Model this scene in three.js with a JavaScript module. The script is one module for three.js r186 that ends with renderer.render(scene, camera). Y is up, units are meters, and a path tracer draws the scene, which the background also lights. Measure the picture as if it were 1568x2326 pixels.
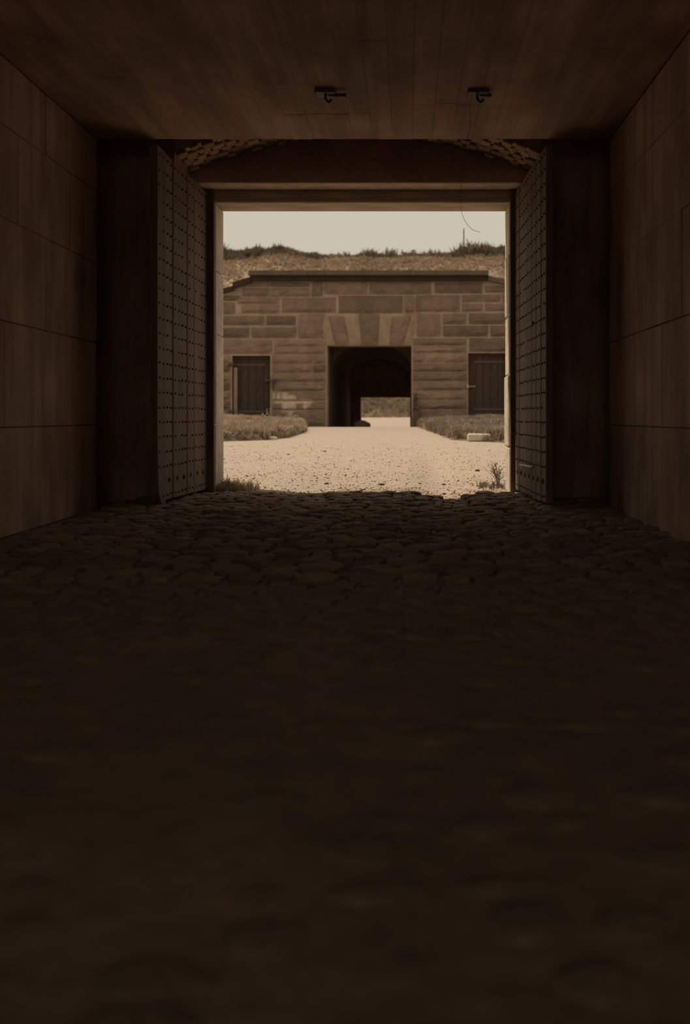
import * as THREE from 'three';
import { mergeGeometries } from 'three/addons/utils/BufferGeometryUtils.js';

// ------------------------------------------------------------------ camera, sky, sun, exposure
const W = 1568, H = 2326, F = 1900;                 // focal length in pixels
const VX = 925, VY = 945, EYE = 1.052;              // vanishing point of the passage, eye height
const scene = new THREE.Scene();
const camera = new THREE.PerspectiveCamera(2 * Math.atan(H / 2 / F) * 180 / Math.PI, W / H, 0.05, 400);
camera.position.set(0, EYE, 0);
camera.lookAt(0, EYE, -10);
camera.setViewOffset(W, H, W / 2 - VX, H / 2 - VY, W, H);   // shifted lens, camera level
camera.updateProjectionMatrix();
camera.focus = 12; camera.userData.fStop = 0.9;     // sharp at the gate, softer beyond and in front
scene.add(camera);

const renderer = new THREE.WebGLRenderer({ antialias: true });
renderer.toneMapping = THREE.LinearToneMapping;
renderer.toneMappingExposure = 1.0;
renderer.shadowMap.enabled = true;

{ // hazy pale sky, a little warmer towards the horizon
  const w = 16, h = 64, d = new Float32Array(w * h * 4);
  for (let j = 0; j < h; j++) for (let i = 0; i < w; i++) {
    const e = Math.max(0, (j + 0.5) / h * 2 - 1), k = (j * w + i) * 4, t = Math.sqrt(e);
    d[k] = 0.60 - 0.02 * t; d[k + 1] = 0.535 + 0.005 * t; d[k + 2] = 0.42 + 0.03 * t; d[k + 3] = 1;
  }
  const sky = new THREE.DataTexture(d, w, h, THREE.RGBAFormat, THREE.FloatType);
  sky.mapping = THREE.EquirectangularReflectionMapping; sky.magFilter = THREE.LinearFilter; sky.minFilter = THREE.LinearFilter; sky.needsUpdate = true;
  scene.background = sky; scene.environment = sky;
}
const sun = new THREE.DirectionalLight(new THREE.Color().setRGB(1, 0.845, 0.665), 3.3);
sun.position.set(-0.66 * 40, 40, -20 - 0.185 * 40); sun.target.position.set(0, 0, -20);
sun.castShadow = true; sun.shadow.mapSize.set(4096, 4096); sun.shadow.radius = 1; sun.shadow.bias = -0.0005;
Object.assign(sun.shadow.camera, { left: -60, right: 60, top: 70, bottom: -70, near: 0.5, far: 160 });
scene.add(sun, sun.target);

// ------------------------------------------------------------------ helpers
function rng(seed) { let a = seed >>> 0; return () => { a = (a + 0x6D2B79F5) | 0; let t = Math.imul(a ^ (a >>> 15), 1 | a); t = (t + Math.imul(t ^ (t >>> 7), 61 | t)) ^ t; return ((t ^ (t >>> 14)) >>> 0) / 4294967296; }; }
const R = rng(1907);
const rr = (a, b) => a + (b - a) * R();
const sm = (a, b, x) => { const t = Math.min(1, Math.max(0, (x - a) / (b - a))); return t * t * (3 - 2 * t); };
const lerp = (a, b, t) => a + (b - a) * t;
function hash(x, y, s) { let h = Math.imul(x, 374761393) ^ Math.imul(y, 668265263) ^ Math.imul(s, 1274126177); h = Math.imul(h ^ (h >>> 13), 1274126177); return ((h ^ (h >>> 16)) >>> 0) / 4294967296; }
function vnoise(x, y, s = 0, px = 0, py = 0) {       // value noise, tileable when periods are given
  const xi = Math.floor(x), yi = Math.floor(y), fx = x - xi, fy = y - yi, u = fx * fx * (3 - 2 * fx), v = fy * fy * (3 - 2 * fy);
  const m = (a, p) => p ? ((a % p) + p) % p : a;
  const h = (i, j) => hash(m(xi + i, px), m(yi + j, py), s);
  return lerp(lerp(h(0, 0), h(1, 0), u), lerp(h(0, 1), h(1, 1), u), v);
}
function fbm(x, y, s, oct, px = 0, py = 0) { let a = 0, w = 0.5, t = 0; for (let o = 0; o < oct; o++) { a += w * vnoise(x, y, s + o * 17, px, py); t += w; w *= 0.55; x *= 2; y *= 2; px *= 2; py *= 2; } return a / t; }
const PX = (x, d) => (x - VX) * d / F, PY = (y, d) => EYE + (VY - y) * d / F;   // a place on a plane d metres ahead

function tex(n, fn, repeatMetres, srgb) {
  const d = new Uint8Array(n * n * 4);
  for (let j = 0; j < n; j++) for (let i = 0; i < n; i++) {
    const v = Math.max(0, Math.min(1, fn(i / n, j / n))), k = (j * n + i) * 4;
    d[k] = d[k + 1] = d[k + 2] = Math.round(v * 255); d[k + 3] = 255;
  }
  const t = new THREE.DataTexture(d, n, n, THREE.RGBAFormat);
  t.wrapS = t.wrapT = THREE.RepeatWrapping; t.magFilter = THREE.LinearFilter; t.minFilter = THREE.LinearMipmapLinearFilter; t.generateMipmaps = true;
  if (srgb) t.colorSpace = THREE.SRGBColorSpace;
  t.repeat.set(1 / repeatMetres, 1 / repeatMetres); t.needsUpdate = true;
  return t;
}
const mottleF = (u, v) => 0.62 + 0.38 * (0.6 * fbm(u * 5, v * 5, 3, 4, 5, 5) + 0.4 * fbm(u * 40, v * 40, 9, 3, 40, 40));
const grainF = (u, v) => { const w = fbm(u * 6, v * 2, 31, 3, 6, 2) * 0.03; return 0.5 + 0.5 * (0.55 * fbm((u + w) * 60, v * 3, 21, 3, 60, 3) + 0.45 * fbm(u * 18, v * 2, 27, 3, 18, 2)); };
const streakF = (u, v) => 0.45 + 0.55 * (0.5 * fbm(u * 22, v * 2, 41, 4, 22, 2) + 0.5 * fbm(u * 6, v * 4, 47, 4, 6, 4));
const gravelF = (u, v) => {
  const a = fbm(u * 6, v * 6, 51, 4, 6, 6), b = fbm(u * 90, v * 90, 57, 2, 90, 90), sp = vnoise(u * 170, v * 170, 63, 170, 170), gate = sm(0.42, 0.7, fbm(u * 9, v * 9, 66, 3, 9, 9));
  return 0.80 + 0.22 * (0.25 * a + 0.75 * b) - 0.34 * sm(0.82, 0.95, sp) * (0.3 + gate);
};
const T = {
  mottle: tex(512, mottleF, 2.3, true), mottleB: tex(512, (u, v) => fbm(u * 12, v * 12, 5, 5, 12, 12), 1.1),
  grain: tex(512, grainF, 1.0, true), grainB: tex(512, (u, v) => grainF(u, v), 1.0),
  streak: tex(512, streakF, 2.6, true), gravel: tex(1024, gravelF, 3.4, true), gravelB: tex(1024, (u, v) => fbm(u * 110, v * 110, 57, 3, 110, 110), 3.4),
};
T.grainX = T.grain.clone(); T.grainX.rotation = Math.PI / 2; T.grainX.needsUpdate = true;
T.grainXB = T.grainB.clone(); T.grainXB.rotation = Math.PI / 2; T.grainXB.needsUpdate = true;
const mat = (r, g, b, o = {}) => new THREE.MeshStandardMaterial({ color: new THREE.Color().setRGB(r, g, b), roughness: 0.92, metalness: 0, side: THREE.DoubleSide, ...o });
const stoneM = (r, g, b, o = {}) => mat(r, g, b, { map: T.mottle, bumpMap: T.mottleB, bumpScale: 0.012, ...o });
const M = {
  tunnelWall: mat(0.60, 0.39, 0.285, { map: T.streak, bumpMap: T.mottleB, bumpScale: 0.01 }),
  tunnelBlock: [0.86, 0.90, 0.94].map(k => mat(k, k * 0.66, k * 0.48, { map: T.streak, bumpMap: T.mottleB, bumpScale: 0.012 })),
  board: [0.80, 0.84, 0.88].map(k => mat(k, k * 0.66, k * 0.50, { map: T.streak, bumpMap: T.mottleB, bumpScale: 0.01 })),
  brick: [0.5, 0.62, 0.74].map(k => stoneM(k, k * 0.64, k * 0.42)),
  darkStone: stoneM(0.64, 0.45, 0.36), stop: mat(0.24, 0.155, 0.11, { map: T.grain }), ledge: stoneM(0.9, 0.68, 0.52),
  jamb: [0.84, 0.90, 0.95].map(k => stoneM(k, k * 0.83, k * 0.655, { bumpScale: 0.018 })),
  lintel: mat(0.86, 0.67, 0.51, { map: T.grainX, bumpMap: T.grainXB, bumpScale: 0.006 }),
  plank: [0.27, 0.29, 0.31].map(k => mat(k, k * 0.65, k * 0.47, { map: T.grain, bumpMap: T.grainB, bumpScale: 0.006, roughness: 0.8 })),
  iron: mat(0.10, 0.062, 0.045, { roughness: 0.6 }),
  paleIron: mat(0.5, 0.4, 0.28, { roughness: 0.5 }),  // paler than the other iron
  cobble: [0.40, 0.50, 0.62].map(k => stoneM(k, k * 0.68, k * 0.46, { bumpScale: 0.015 })),
  bed: stoneM(0.48, 0.325, 0.22),
  gravel: mat(0.525, 0.43, 0.335, { map: T.gravel, bumpMap: T.gravelB, bumpScale: 0.02 }),
  mortar: stoneM(0.66, 0.475, 0.335),
  ashlar: [0.30, 0.37, 0.44, 0.51].map(k => stoneM(k, k * 0.67, k * 0.465, { bumpScale: 0.03 })),
  dressed: [0.58, 0.62].map(k => stoneM(k, k * 0.69, k * 0.475)),
  stained: stoneM(1, 1, 1, { vertexColors: true }),
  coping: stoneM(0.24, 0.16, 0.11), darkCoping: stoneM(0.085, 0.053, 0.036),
  shutter: [0.135, 0.14, 0.145].map(k => mat(k, k * 0.64, k * 0.47, { map: T.grain, bumpMap: T.grainB, bumpScale: 0.004 })),
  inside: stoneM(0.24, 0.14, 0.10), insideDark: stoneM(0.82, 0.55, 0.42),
  earth: stoneM(0.52, 0.37, 0.25, { bumpScale: 0.02 }), turf: stoneM(0.26, 0.18, 0.11, { bumpScale: 0.05 }), farTurf: stoneM(0.33, 0.25, 0.15, { bumpScale: 0.05 }),
  blade: new THREE.MeshPhysicalMaterial({ color: 0xffffff, roughness: 0.95, transmission: 0.35, thickness: 0, side: THREE.DoubleSide }),
  leaf: [0.17, 0.20, 0.23].map(k => mat(k, k * 0.70, k * 0.46)), weed: mat(0.13, 0.08, 0.05), paleWeed: mat(0.34, 0.25, 0.16),
  pale: stoneM(0.92, 0.82, 0.66), pebble: mat(1, 1, 1), wood: mat(0.22, 0.15, 0.10, { map: T.grain }), wire: mat(0.20, 0.12, 0.07, { roughness: 0.7 }),
};

// texture coordinates in metres, by the face's main direction
function uvMetres(g) {
  const n = g.index ? g.toNonIndexed() : g, p = n.attributes.position, uv = new Float32Array(p.count * 2);
  const a = new THREE.Vector3(), b = new THREE.Vector3(), c = new THREE.Vector3(), N = new THREE.Vector3();
  for (let i = 0; i < p.count; i += 3) {
    a.fromBufferAttribute(p, i); b.fromBufferAttribute(p, i + 1); c.fromBufferAttribute(p, i + 2);
    N.copy(b).sub(a).cross(c.clone().sub(a));
    const x = Math.abs(N.x), y = Math.abs(N.y), z = Math.abs(N.z);
    [a, b, c].forEach((v, k) => { const [s, t] = y >= x && y >= z ? [v.x, v.z] : x >= z ? [v.z, v.y] : [v.x, v.y]; uv[(i + k) * 2] = s; uv[(i + k) * 2 + 1] = t; });
  }
  n.setAttribute('uv', new THREE.BufferAttribute(uv, 2));
  if (!n.attributes.normal) n.computeVertexNormals();
  return n;
}
function clean(g) { const n = g.index ? g.toNonIndexed() : g; for (const k of Object.keys(n.attributes)) if (!['position', 'normal', 'uv'].includes(k)) n.deleteAttribute(k); if (!n.attributes.normal) n.computeVertexNormals(); return uvMetres(n); }
const merge = gs => mergeGeometries(gs.map(clean));
// box from x0..x1, y0..y1, d0..d1 where d is the distance ahead (z = -d), edges optionally chamfered
function box(x0, x1, y0, y1, d0, d1, c = 0) {
  const w = x1 - x0, h = y1 - y0, e = d1 - d0;
  let g;
  if (c > 0) {
    const s = new THREE.Shape(); s.moveTo(-w / 2 + c, -h / 2); s.lineTo(w / 2 - c, -h / 2); s.lineTo(w / 2, -h / 2 + c); s.lineTo(w / 2, h / 2 - c); s.lineTo(w / 2 - c, h / 2); s.lineTo(-w / 2 + c, h / 2); s.lineTo(-w / 2, h / 2 - c); s.lineTo(-w / 2, -h / 2 + c); s.closePath();
    g = new THREE.ExtrudeGeometry(s, { depth: e - 2 * c, bevelEnabled: true, bevelThickness: c, bevelSize: c, bevelOffset: -c, bevelSegments: 1, steps: 1 });
    g.translate(0, 0, -(e - 2 * c) / 2);
  } else g = new THREE.BoxGeometry(w, h, e);
  g.translate((x0 + x1) / 2, (y0 + y1) / 2, -(d0 + d1) / 2);
  return uvMetres(g);
}
// outline in x,y extruded from distance d0 back to d1
function slab(points, d0, d1, holes = []) {
  const s = new THREE.Shape(points.map(p => new THREE.Vector2(...p)));
  for (const h of holes) s.holes.push(new THREE.Path(h.map(p => new THREE.Vector2(...p))));
  const g = new THREE.ExtrudeGeometry(s, { depth: d1 - d0, bevelEnabled: false, curveSegments: 24 });
  g.translate(0, 0, -d1);
  return uvMetres(g);
}
// plan outline in x,d raised from y0 to y1
function plan(points, y0, y1) {
  const g = new THREE.ExtrudeGeometry(new THREE.Shape(points.map(([x, d]) => new THREE.Vector2(x, d))), { depth: y1 - y0, bevelEnabled: false });
  g.rotateX(-Math.PI / 2); g.translate(0, y0, 0);
  return uvMetres(g);
}
function tube(points, r, seg = 6, steps = 0) {
  const c = new THREE.CatmullRomCurve3(points.map(p => new THREE.Vector3(...p)));
  return new THREE.TubeGeometry(c, steps || Math.max(2, points.length * 3), r, seg, false);
}
const used = {};
function numbered(name) { const n = used[name] = (used[name] ?? -1) + 1; return n ? `${name}_${String(n).padStart(3, '0')}` : name; }
function put(o, name, label, category, group, kind) {
  o.name = numbered(name); scene.add(o);
  if (label) o.userData.label = label;
  if (category) o.userData.category = category;
  if (group) o.userData.group = group;
  if (kind) o.userData.kind = kind;
  return o;
}
function thing(name, label, category, [x, y, z] = [0, 0, 0], turn = 0, group) { const o = new THREE.Group(); o.position.set(x, y, z); o.rotation.y = turn; return put(o, name, label, category, group); }
function part(name, g, m, parent, label) { const o = new THREE.Mesh(g, m); o.name = name; parent.add(o); if (label) o.userData.label = label; return o; }
function struct(name, g, m, label) { return put(g ? new THREE.Mesh(g, m) : new THREE.Group(), name, label, null, null, 'structure'); }

// rock-faced block: four corners (x, y) counter-clockwise from lower left, standing out from the plane z = base
function rockBlock(q, base, out, bulge, seed, nx = 4, ny = 3, color) {
  const pos = [], col = [], at = (u, v) => { const x = lerp(lerp(q[0][0], q[1][0], u), lerp(q[3][0], q[2][0], u), v), y = lerp(lerp(q[0][1], q[1][1], u), lerp(q[3][1], q[2][1], u), v); return [x, y]; };
  const V = [];
  for (let j = 0; j <= ny; j++) for (let i = 0; i <= nx; i++) {
    const u = i / nx, v = j / ny, edge = i === 0 || j === 0 || i === nx || j === ny, [x, y] = at(edge ? u : u + (hash(i, j, seed + 5) - 0.5) * 0.6 / nx, edge ? v : v + (hash(i, j, seed + 6) - 0.5) * 0.5 / ny);
    V.push([x, y, base + out + (edge ? 0 : bulge * (0.35 + 0.5 * (1 - v) + 0.7 * (hash(i, j, seed) - 0.35)))]);
  }
  const tri = (a, b, c) => { for (const p of [a, b, c]) { pos.push(...p); if (color) col.push(...color(p)); } };
  const id = (i, j) => V[j * (nx + 1) + i];
  for (let j = 0; j < ny; j++) for (let i = 0; i < nx; i++) { tri(id(i, j), id(i + 1, j), id(i + 1, j + 1)); tri(id(i, j), id(i + 1, j + 1), id(i, j + 1)); }
  const back = p => [p[0], p[1], base - 0.03];
  for (let k = 0; k < 4; k++) { const a = [...q[k], base + out], b = [...q[(k + 1) % 4], base + out]; tri(a, back(a), back(b)); tri(a, back(b), b); }
  const g = new THREE.BufferGeometry(); g.setAttribute('position', new THREE.BufferAttribute(new Float32Array(pos), 3));
  if (color) g.setAttribute('color', new THREE.BufferAttribute(new Float32Array(col), 3));
  g.computeVertexNormals();
  return uvMetres(g);
}
// lumpy stone
function lump(rx, ry, rz, seed, detail = 2) {
  const g = new THREE.IcosahedronGeometry(1, detail), p = g.attributes.position;
  for (let i = 0; i < p.count; i++) {
    const x = p.getX(i), y = p.getY(i), z = p.getZ(i), k = 0.82 + 0.36 * fbm(x * 1.7 + 9 + z, y * 1.7 + 5 - z * 0.7, seed, 2);
    const f = v => Math.sign(v) * Math.pow(Math.abs(v), 0.75);
    p.setXYZ(i, f(x) * k * rx, f(y) * k * ry, f(z) * k * rz);
  }
  g.computeVertexNormals(); return uvMetres(g);
}
// grid surface: rows of x by d with a height
function field(xs, ds, h) {
  const pos = [], idx = [], uv = [];
  for (const d of ds) for (const x of xs) { pos.push(x, h(x, d), -d); uv.push(x, d); }
  const n = xs.length;
  for (let j = 0; j < ds.length - 1; j++) for (let i = 0; i < n - 1; i++) { const a = j * n + i; idx.push(a, a + 1, a + n + 1, a, a + n + 1, a + n); }
  const g = new THREE.BufferGeometry(); g.setAttribute('position', new THREE.Float32BufferAttribute(pos, 3)); g.setAttribute('uv', new THREE.Float32BufferAttribute(uv, 2)); g.setIndex(idx); g.computeVertexNormals();
  return g;
}
const span = (a, b, step) => { const n = Math.max(1, Math.round((b - a) / step)), o = []; for (let i = 0; i <= n; i++) o.push(lerp(a, b, i / n)); return o; };

// ------------------------------------------------------------------ measures
const LW = -3.55, RW = 2.317, CEIL = 4.22;           // passage walls and ceiling
const END = 9.57, ARCH0 = 10.42, ARCH1 = 11.18, FR0 = 11.55, FR1 = 12.06;   // distances ahead
const JL = -2.90, JR = 1.66, OL = -2.644, OR = 1.410, OT = 4.0, CX = -0.62;  // recess sides and the clear opening
const TOP = 7.2, BACK = -4;  // BACK: unseen open end, placed to let fill light into the passage
function G(x, d) {                                    // the ground outside: level at the gate, rising to the far wall
  let y = 0.0225 * Math.max(0, d - 12.5);
  if (d > 37.5) y = lerp(0.5625, 0.26, (Math.min(d, 57) - 37.5) / 19.5) - 0.03 * sm(37.5, 40, d);
  if (d > 57) y = 0.23 + 0.67 * sm(55, 92, d) - 0.67 * sm(55, 92, 57);
  const near = sm(26, 12, d);
  y -= near * (0.10 * Math.exp(-(((x - 0.52) / 0.30) ** 2)) + 0.03 * Math.exp(-(((x + 1.35) / 0.35) ** 2)));
  y += 0.045 * (near + 0.2) * (fbm(x * 0.9 + 7, d * 0.22, 71, 2) - 0.5);
  return y;
}

// ------------------------------------------------------------------ the passage
{
  const wl = struct('wall_left', plan([[-9, BACK], [LW - 0.035, BACK], [LW - 0.035, END], [-3.9, END], [-3.9, ARCH0], [JL, ARCH0], [JL, FR0], [-3.2, FR0], [-3.2, FR1], [-9, FR1]], -0.3, TOP), M.tunnelWall, 'dark rough masonry side wall of the vaulted passage on the left');
  const wr = struct('wall_right', plan([[RW + 0.035, BACK], [8, BACK], [8, FR1], [2.0, FR1], [2.0, FR0], [JR, FR0], [JR, ARCH0], [2.65, ARCH0], [2.65, END], [RW + 0.035, END]], -0.3, TOP), M.tunnelWall, 'dark rough masonry side wall of the vaulted passage on the right');
  const rows = [-0.02, 0.95, 1.89, 2.8, 3.62, CEIL];
  const side = (parent, s, x) => {
    rows.slice(0, -1).forEach((y0, j) => {
      let d = END;
      let len = j % 2 ? 0.75 : 1.35, k = 0;
      while (d > 3.2) {
        const d0 = Math.max(3.2, d - len), p = rr(-0.008, 0.006);
        part('stone_block', box(s < 0 ? x - 0.035 : x - p, s < 0 ? x + p : x + 0.035, y0 + 0.004, rows[j + 1] - 0.004, d0 + 0.004, d - 0.004 * (k ? 1 : 0), 0.004), M.tunnelBlock[Math.floor(R() * 3)], parent);
        d = d0; len = rr(1.15, 1.5); k++;
      }
    });
  };
  side(wl, -1, LW); side(wr, 1, RW);
  // ceiling: a slab carried on lengthwise boards
  const c = struct('ceiling', merge([box(LW - 0.1, RW + 0.1, CEIL + 0.05, TOP, BACK, END), box(-3.95, 2.7, 5.0, TOP, END, ARCH0)]), M.tunnelWall, 'board-marked dark ceiling of the passage with stains and cracks');
  const n = 26, bw = (RW - LW) / n;
  for (let i = 0; i < n; i++) {
    const x0 = LW + i * bw, x1 = x0 + bw, xm = (x0 + x1) / 2;
    const cut = xm > -1.8 && xm < -0.4 ? 8.75 + rr(-0.05, 0.05) : xm > 0.1 && xm < 0.9 ? 8.5 + rr(-0.04, 0.04) : R() < 0.4 ? rr(6.3, 8.6) : 0;
    const pieces = cut ? [[BACK, cut - 0.003], [cut + 0.003, END]] : [[BACK, END]];
    for (const [a, b] of pieces) { const dy = rr(-0.003, 0.003); part('board', box(x0 + 0.001, x1 - 0.001, CEIL + dy, CEIL + 0.055, a, b, 0.0015), M.board[Math.floor(R() * 3)], c); }
  }
}
{ // segmental arch of rough brick in front of the gate
  const hw = (JR - JL) / 2, rise = 0.464, sp = 4.306, rad = (hw * hw + rise * rise) / (2 * rise), cy = sp + rise - rad, a0 = Math.asin(hw / rad);
  const pts = [[JL - 0.6, sp - 0.02], [JL, sp - 0.02]];
  for (let i = 0; i <= 32; i++) { const a = -a0 + 2 * a0 * i / 32; pts.push([CX + (rad + 0.03) * Math.sin(a), cy + (rad + 0.03) * Math.cos(a)]); }
  pts.push([JR, sp - 0.02], [JR + 0.6, sp - 0.02], [JR + 0.6, TOP], [JL - 0.6, TOP]);
  const w = struct('wall_gate', merge([slab(pts, ARCH0 + 0.02, ARCH1), box(-3.2, 2.0, 4.29, TOP, ARCH1, FR1), box(-3.2, 2.0, 4.172, 4.29, ARCH1, ARCH1 + 0.035)]), M.darkStone, 'dark wall over the gate above its timber lintel');
  const arch = struct('brick_arch', null, null, 'segmental arch of rough bricks in front of the gate');
  const cols = 27;
  for (let i = 0; i < cols; i++) for (let k = 0; k < 5; k++) {
    const a = -a0 + 2 * a0 * (i + 0.5) / cols + (k % 2 ? a0 / cols : 0);
    if (a > a0 * 0.995) continue;
    const wd = 2 * a0 * rad / cols - rr(0.012, 0.06), dep = (ARCH1 - ARCH0) / 5 - rr(0.008, 0.035), hh = 0.07; if (R() < 0.06) continue;
    const b = box(-wd / 2, wd / 2, -hh, 0, -dep / 2, dep / 2, 0.012);
    const m = part('brick', b, M.brick[Math.floor(R() * 3)], arch), r0 = rad + 0.062 + rr(-0.02, 0.02);
    m.position.set(CX + r0 * Math.sin(a), cy + r0 * Math.cos(a), -(ARCH0 + (ARCH1 - ARCH0) * (k + 0.5) / 5));
    m.rotation.set(rr(-0.10, 0.10), rr(-0.08, 0.08), -a + rr(-0.08, 0.08));
  }
  part('ledge_stone', box(-3.2, 2.0, 4.171, 4.285, ARCH1 + 0.04, FR1, 0.01), M.ledge, w, 'pale underside ledge');
  // gate frame of dressed stone with a timber lintel
  const fr = struct('gate_frame', null, null, 'square gate opening framed with pale stone blocks and a weathered lintel');
  const jambs = (x0, x1, inner, ys) => ys.slice(0, -1).forEach((y0, i) => {
    const p = rr(-0.007, 0.012);
    const g = box(inner < 0 ? x0 : x0 - p, inner < 0 ? x1 + p : x1, y0 + 0.006, ys[i + 1] - 0.006, FR0 + rr(0, 0.01), FR1 + rr(-0.015, 0.005), 0.016);
    part('jamb_stone', g, M.jamb[Math.floor(R() * 3)], fr);
  });
  jambs(-3.2, OL, -1, [-0.25, 0.93, 2.19, 3.07, OT]);
  jambs(OR, 2.0, 1, [-0.25, 0.62, 1.62, 2.45, 3.3, OT]);
  for (const [a, b] of [[JL, OL - 0.012], [OR + 0.012, JR]]) part('shade_strip', box(a, b, -0.05, 4.165, FR0 - 0.06, FR0 - 0.004, 0.006), M.stop, fr, 'dark strip added beside the pale jamb, standing for its shaded face');  // added strips; the shade of the jamb faces is put into their colour
  part('lintel_beam', box(-3.2, 2.0, OT, 4.171, FR0, FR1, 0.012), M.lintel, fr);
}
{ // cobbled floor
  const fl = struct('floor', field(span(-4, 2.8, 0.2), span(BACK, 11.45, 0.2), (x, d) => d > 9 ? G(x, d) - 0.02 : lerp(0.0, -0.03, sm(3.2, 5.6, d)) + 0.012 * (fbm(x * 1.3, d * 1.3, 131, 3) - 0.5)), M.bed, 'uneven cobbled floor of the dark passage');
  const variants = [];
  for (let v = 0; v < 8; v++) {
    const g = new THREE.BoxGeometry(1, 1, 1, 3, 2, 3), p = g.attributes.position;
    for (let i = 0; i < p.count; i++) {
      const x = p.getX(i) * 2, y = p.getY(i) * 2, z = p.getZ(i) * 2, r = Math.pow(Math.pow(Math.abs(x), 4) + Math.pow(Math.abs(y), 4) * 0.6 + Math.pow(Math.abs(z), 4), 0.25) || 1;
      const k = 1 / Math.max(r, 0.9), j = 0.9 + 0.2 * vnoise(x * 1.5 + v * 3, z * 1.5 + y, v + 100);
      p.setXYZ(i, x * k * 0.5 * j, y * k * 0.5 * (0.85 + 0.3 * vnoise(x * 2 + v, z * 2, v + 140)), z * k * 0.5 * j);
    }
    g.computeVertexNormals(); variants.push(g);
  }
  const all = [];
  let row = 0;
  for (let d = 1.0; d < 11.25; row++) {
    const dl = d > 6 ? rr(0.085, 0.14) : rr(0.12, 0.18);
    let x = -3.5 + rr(0, 0.2);
    while (x < 2.25) {
      const w = d > 6 ? rr(0.13, 0.34) : rr(0.18, 0.36), xm = x + w / 2, dm = d + dl / 2 + rr(-0.03, 0.03);
      all.push([xm, dm, w * 0.95, dl * 0.95, Math.floor(R() * 8), d < 5.2 ? 1 : Math.floor(R() * 3), rr(-0.1, 0.1), d < 5.2 ? rr(-0.02, 0.006) : rr(-0.012, 0.02), rr(-0.06, 0.06) * (d < 5.2 ? 0.4 : 1)]);
      x += w;
    }
    d += dl;
  }
  const inView = c => c[1] > 4.9 && c[0] > (60 - VX) * c[1] / F && c[0] < (1500 - VX) * c[1] / F;
  const chosen = new Set(all.filter(inView).slice(0, 300));
  const restGs = [[], [], []];
  for (const c of all) {
    const [x, d, w, l, v, m, turn, dy, tilt] = c, o = new THREE.Object3D();
    o.position.set(x, (d > 9 ? G(x, d) - 0.005 : -0.02) + dy - 0.03, -d); o.scale.set(w, 0.11, l); o.rotation.set(tilt, turn, tilt * 0.7); o.updateMatrix();
    if (chosen.has(c)) { const p = part('cobble', variants[v], M.cobble[m], fl); p.position.copy(o.position); p.scale.copy(o.scale); p.rotation.copy(o.rotation); }
    else restGs[m].push(variants[v].clone().applyMatrix4(o.matrix));
  }
  restGs.forEach((gs, m) => { const p = part('cobbles', mergeGeometries(gs), M.cobble[m], fl); p.userData.kind = 'stuff'; });
}

// ------------------------------------------------------------------ courtyard ground
{
  const xs = [...span(-22, -7, 0.6), ...span(-6.8, 5, 0.14), ...span(5.3, 20, 0.6)];
  struct('ground', field(xs, [...span(11.15, 20, 0.12), ...span(20.3, 41, 0.35)], (x, d) => G(x, d)), M.gravel, 'pale sunlit gravel road crossing the courtyard between the two gates');
  struct('added_yard_behind', field(span(-16, 14, 1), span(-26, BACK + 0.05, 1), () => -0.04), M.darkCoping, 'unseen dark ground added behind the camera, toned to limit bounce light on the ceiling');  // added ground, kept dark so little light bounces onto the ceiling
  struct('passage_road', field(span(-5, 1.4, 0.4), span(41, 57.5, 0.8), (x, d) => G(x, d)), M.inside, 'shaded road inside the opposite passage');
  struct('far_road', field(span(-16, 12, 1), span(57.3, 96, 1), (x, d) => G(x, d)), M.gravel, 'pale sunlit road beyond the far end of the opposite passage');
  struct('far_bank', field(span(-24, 20, 0.8), span(90, 112, 0.6), (x, d) => G(x, 93) - 0.4 + 7 * sm(91, 108, d) + 0.5 * (fbm(x * 0.5, d * 0.5, 81, 3) - 0.5)), M.farTurf, 'grassy bank seen through the far end of the opposite passage');
}

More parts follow.
